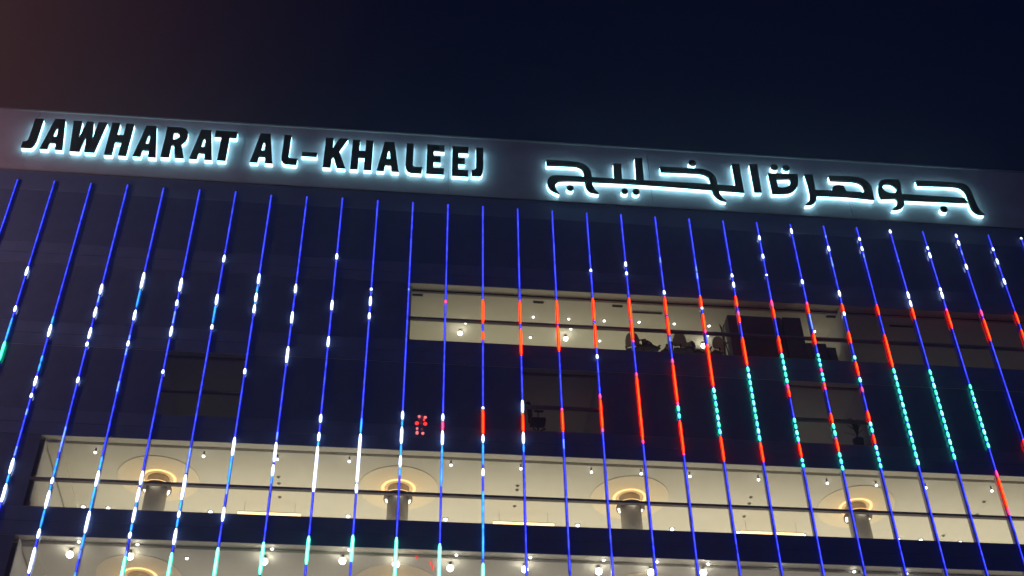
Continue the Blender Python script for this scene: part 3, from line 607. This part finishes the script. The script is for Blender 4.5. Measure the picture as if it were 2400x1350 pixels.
# ------------------------------------------------------------------ ceiling vents, sensors
def vent_mesh():
    bm = bmesh.new(); add_box(bm, (-.22,-.07,-.015), (.22,.07,0)); a = finish(bm, 'frame', M['vent'])
    bm = bmesh.new()
    for k in range(3): add_box(bm, (-.20,-.055+.04*k,-.022), (.20,-.03+.04*k,-.016))
    return a, finish(bm, 'slot', M['ventslot'])
VF, VS = vent_mesh()
for x, y in A_VENT:
    t = thing('ceiling_vent', uniq('oblong vent on upper lit ceiling,', x), 'vent', (x,y,ZC+HEADS[1]-.001), 'vents of the upper lit office')
    link('frame', VF, t); link('slot', VS, t)
bm = bmesh.new(); add_cyl(bm, .06, .075, -.03, 0, 20); SD = finish(bm, 'sensor_body', M['sensor'], False)
bm = bmesh.new(); add_cyl(bm, .02, .035, -.045, -.031, 14); SC = finish(bm, 'sensor_cap', M['ventslot'], False)
for n, (x, y) in enumerate(B_VENT):
    t = thing('ceiling_sensor', uniq(('grey', 'small grey', 'deep-set grey')[min(2, int(y-1.5))]+' disc sensor, brightest ceiling,', x), 'sensor', (x,y,ZC+HEADS[3]-.001), 'disc sensors on the brightest ceiling')
    link('sensor_body', SD, t); link('sensor_cap', SC, t)

# ------------------------------------------------------------------ furniture against the glass
FA = ZC+HEADS[1]-2.72; FM = ZC+HEADS[2]-2.72
def chair_parts(bmat):
    P = []
    bm = bmesh.new()
    for k in range(5):
        a = 2*math.pi*k/5; add_bar(bm, (0,0,.09), (.30*math.cos(a),.30*math.sin(a),.06), .022); bmesh.ops.create_icosphere(bm, subdivisions=1, radius=.035, matrix=Matrix.Translation((.30*math.cos(a),.30*math.sin(a),.035)))
    add_bar(bm, (0,0,.08), (0,0,.42), .028); P.append(('base', finish(bm, 'base', M['blackplastic'])))
    bm = bmesh.new(); add_box(bm, (-.25,-.24,.42), (.25,.24,.50)); bmesh.ops.bevel(bm, geom=bm.edges[:], offset=.03, segments=2, affect='EDGES'); P.append(('seat', finish(bm, 'seat', M['blackplastic'])))
    bm = bmesh.new()
    rows = [(.54,.24,.25),(.70,.29,.27),(.90,.28,.29),(1.08,.22,.32),(1.17,.12,.34)]
    fr = []; bk = []
    for z, hw, y in rows:
        xs = (-hw,-hw*.5,0,hw*.5,hw)
        fr.append([bm.verts.new((x, y-abs(x)*.25, z)) for x in xs]); bk.append([bm.verts.new((x, y+.035-abs(x)*.25, z)) for x in xs])
    for G in (fr, bk):
        for a, b in zip(G, G[1:]):
            for j in range(4): bm.faces.new((a[j], a[j+1], b[j+1], b[j]))
    for a, b in zip(range(4), range(1,5)):
        for j in (0, 4): bm.faces.new((fr[a][j], fr[b][j], bk[b][j], bk[a][j]))
    for a in (0, 4):
        for j in range(4): bm.faces.new((fr[a][j], fr[a][j+1], bk[a][j+1], bk[a][j]))
    P.append(('backrest', finish(bm, 'backrest', bmat, True)))
    bm = bmesh.new(); add_box(bm, (-.03,.27,.44), (.03,.30,.62)); P.append(('back_bracket', finish(bm, 'back_bracket', M['blackplastic'])))
    for s in (-1, 1):
        bm = bmesh.new(); add_bar(bm, (s*.27,.02,.46), (s*.29,.02,.66), .018); add_box(bm, (s*.29-.035,-.15,.66), (s*.29+.035,.14,.695)); P.append(('armrest', finish(bm, 'armrest', M['blackplastic'])))
    return P
CH = {k: chair_parts(M[k]) for k in ('mesh', 'pale', 'blackplastic')}
def chair(x, y, z, rz, kind, label, group=None, s=1.0):
    t = thing('office_chair', label, 'chair', (x,y,z), group); t.rotation_euler = (0,0,math.radians(rz)); t.scale = (s,s,s)
    for n, me in CH[kind]: link(n, me, t)
G_ = 'office chairs crowded at the upper lit window'
chair(6.22, .95, FA, 160, 'pale', 'leftmost office chair at the upper lit window, only its black armrest clear', G_)
chair(6.95, .80, FA, 25, 'mesh', 'grey mesh-backed office chair, second from left at the upper lit window', G_, 1.05)
chair(7.50, 1.00, FA, -60, 'mesh', 'office chair turned sideways beside the grey mesh-backed one, upper lit window', G_)
chair(8.05, .85, FA, 185, 'pale', 'office chair with raised black armrest in the middle of the window group', G_, 1.02)
chair(8.85, .95, FA, 40, 'pale', 'pale-backed office chair below the bright globe lamp, upper lit window', G_)
chair(9.60, .85, FA, 200, 'pale', 'rightmost office chair of the group, beside the crossed easel', G_, .95)
chair(6.58, .72, FA, 75, 'pale', 'office chair half hidden between the leftmost and the grey mesh-backed one', G_, .98)
chair(8.38, .85, FA, -35, 'pale', 'office chair squeezed in just left of the pale-backed one', G_, 1.08)
chair(9.18, 1.15, FA, 10, 'pale', 'office chair facing out between the pale-backed and the rightmost one', G_, 1.04)
t = thing('easel', 'dark crossed easel standing left of the black cabinet at the upper lit window', 'easel', (10.02,.75,FA))
for a, b in (((-.10,0,0),(.06,.06,2.0)), ((.12,0,0),(-.10,.06,2.0)), ((0,.45,0),(-.02,.08,1.9))):
    bm = bmesh.new(); add_bar(bm, a, b, .025); link('leg', finish(bm, 'leg', M['blackplastic']), t)
bm = bmesh.new(); add_box(bm, (-.13,-.02,.95), (.13,.02,1.0)); link('ledge', finish(bm, 'ledge', M['blackplastic']), t)
def cabinet(label, x0, x1, y0, y1, h, z, nd):
    t = thing('cabinet', label, 'cabinet', ((x0+x1)/2,(y0+y1)/2,z)); hw, hd = (x1-x0)/2, (y1-y0)/2
    bm = bmesh.new(); add_box(bm, (-hw,-hd,0), (hw,hd,h)); link('carcass', finish(bm, 'carcass', M['darkwall']), t)
    for k in range(nd):
        a = -hw+2*hw*k/nd; b = -hw+2*hw*(k+1)/nd
        bm = bmesh.new(); add_box(bm, (a+.012,hd,.06), (b-.012,hd+.02,h-.04)); d = link('door', finish(bm, 'door', M['darkwall']), t)
        bm = bmesh.new(); add_box(bm, (b-.07,hd+.021,h*.45), (b-.05,hd+.045,h*.55)); link('handle', finish(bm, 'handle', M['steel']), d)
    return t
cabinet('wide tall black cabinet blocking the upper lit window right of the chairs', 10.16, 12.41, .40, .95, 35.65-HEADS[1]+2.72, FA, 3)
cabinet('narrower tall black cabinet right of the wide one at the upper lit window', 12.49, 13.26, .40, .95, 35.69-HEADS[1]+2.72, FA, 1)
cabinet('low black cabinet at the right end of the upper lit window', 13.28, 14.12, .40, .9, 34.36-HEADS[1]+2.72, FA, 1)
cabinet('lowest black cabinet, next to the right partition of the upper lit office', 14.14, 14.50, .40, .9, 34.18-HEADS[1]+2.72, FA, 1)
chair(2.15, .62, FM, 90, 'blackplastic', 'dark office chair silhouette behind the unlit floor’s glass below the gap between signs', None, 1.22)
t = thing('potted_plant', 'spiky dark potted plant behind the glass of the dim middle floor, right side', 'plant', (14.65,.62,FM))
bm = bmesh.new(); add_cyl(bm, .17, .22, 0, .42, 20); link('pot', finish(bm, 'pot', M['pot']), t)
bm = bmesh.new(); add_bar(bm, (0,0,.40), (.02,0,.95), .03); link('stem', finish(bm, 'stem', M['pot']), t)
for k in range(26):
    a = random.uniform(0, 2*math.pi); ln = random.uniform(.45,.85); tilt = random.uniform(.08,.75); z = random.uniform(.5,.98)
    bm = bmesh.new(); d = Vector((math.cos(a)*math.sin(tilt), math.sin(a)*math.sin(tilt), math.cos(tilt))); s = Vector((-math.sin(a), math.cos(a), 0))
    p = Vector((.01,0,z)); pr = None
    for q in range(5):
        u = q/4; wv = .045*math.sin(math.pi*min(1, u*.85+.15))*(1 if q < 4 else .1); c = p+d*ln*u-Vector((0,0,.12*u*u))
        cur = [bm.verts.new(c-s*wv), bm.verts.new(c+Vector((0,0,-.012))), bm.verts.new(c+s*wv)]
        if pr:
            for j in range(2): bm.faces.new((pr[j], pr[j+1], cur[j+1], cur[j]))
        pr = cur
    link('leaf', finish(bm, 'leaf', M['leaf']), t)

# ------------------------------------------------------------------ red lights
t = thing('red_display', 'small red dotted light sign on dark glass, under the pair of Es', 'light sign', (-2.294,.012,ZC+29.11))
bm = bmesh.new(); add_box(bm, (-.22,.004,-.44), (.22,.014,.44)); link('backplate', finish(bm, 'backplate', M['spandrel']), t)
for x, z, rx, rz, mk in ((-.085,.37,.050,.055,'redpale'), (.14,.345,.060,.055,'redpale'), (-.075,.235,.035,.06,'reddim'), (.095,.225,.035,.05,'red'), (-.16,.06,.070,.075,'red'), (.15,.05,.070,.07,'red'),
                         (-.145,-.18,.045,.05,'redpale'), (.03,-.19,.04,.05,'reddim'), (-.14,-.37,.055,.075,'redpale'), (.07,-.385,.055,.055,'redpale'), (.01,.36,.03,.10,'reddim'), (0,.06,.05,.02,'reddim')):
    o = [(x+rx*math.cos(2*math.pi*j/14), z+rz*math.sin(2*math.pi*j/14)) for j in range(14)]
    link('red_dot', plate('red_dot', o, [], -.02, .003, M[mk]), t)
bm = bmesh.new(); add_bar(bm, (-1.78,.74,HEADS[4]-.06), (-1.64,1.30,HEADS[4]-.06), .022); tag(link('red_tube', finish(bm, 'red_tube', M['red']), None, (0,0,ZC)), 'short slanting red light tube on the lowest ceiling, below the last L', 'light')
bm = bmesh.new(); bmesh.ops.create_icosphere(bm, subdivisions=2, radius=.045); tag(link('red_indicator', finish(bm, 'red_indicator', M['red'], True), None, (-2.26,.50,ZC+HEADS[4]-.05)), 'tiny round red indicator lamp left of the slanting red tube', 'light')

# ------------------------------------------------------------------ the floodlight mast just left of the picture
t = thing('floodlight_mast', 'tall steel floodlight mast with one warm lamp left of the building', 'floodlight', (-30.0,-9.5,0))
bm = bmesh.new(); add_cyl(bm, .30, .12, .0, 38.0, 16); link('pole', finish(bm, 'pole', M['steel']), t)
bm = bmesh.new(); add_box(bm, (-.35,.10,37.4), (.35,.45,38.0)); link('lamp_housing', finish(bm, 'lamp_housing', M['can']), t)
bm = bmesh.new(); add_box(bm, (-.32,.452,37.43), (.32,.47,37.97)); link('lens', finish(bm, 'lens', M['warm']), t)
l = bpy.data.lights.new('mast_lamp', 'SPOT'); l.energy = 4300; l.color = (1,.56,.50); l.spot_size = math.radians(150); l.spot_blend = 1; l.shadow_soft_size = 2.5
o = bpy.data.objects.new('mast_lamp', l); COL.objects.link(o); o.parent = t; o.location = (0,.55,37.7); o.rotation_euler = Vector((-.45,-1,0)).to_track_quat('Z','Y').to_euler()
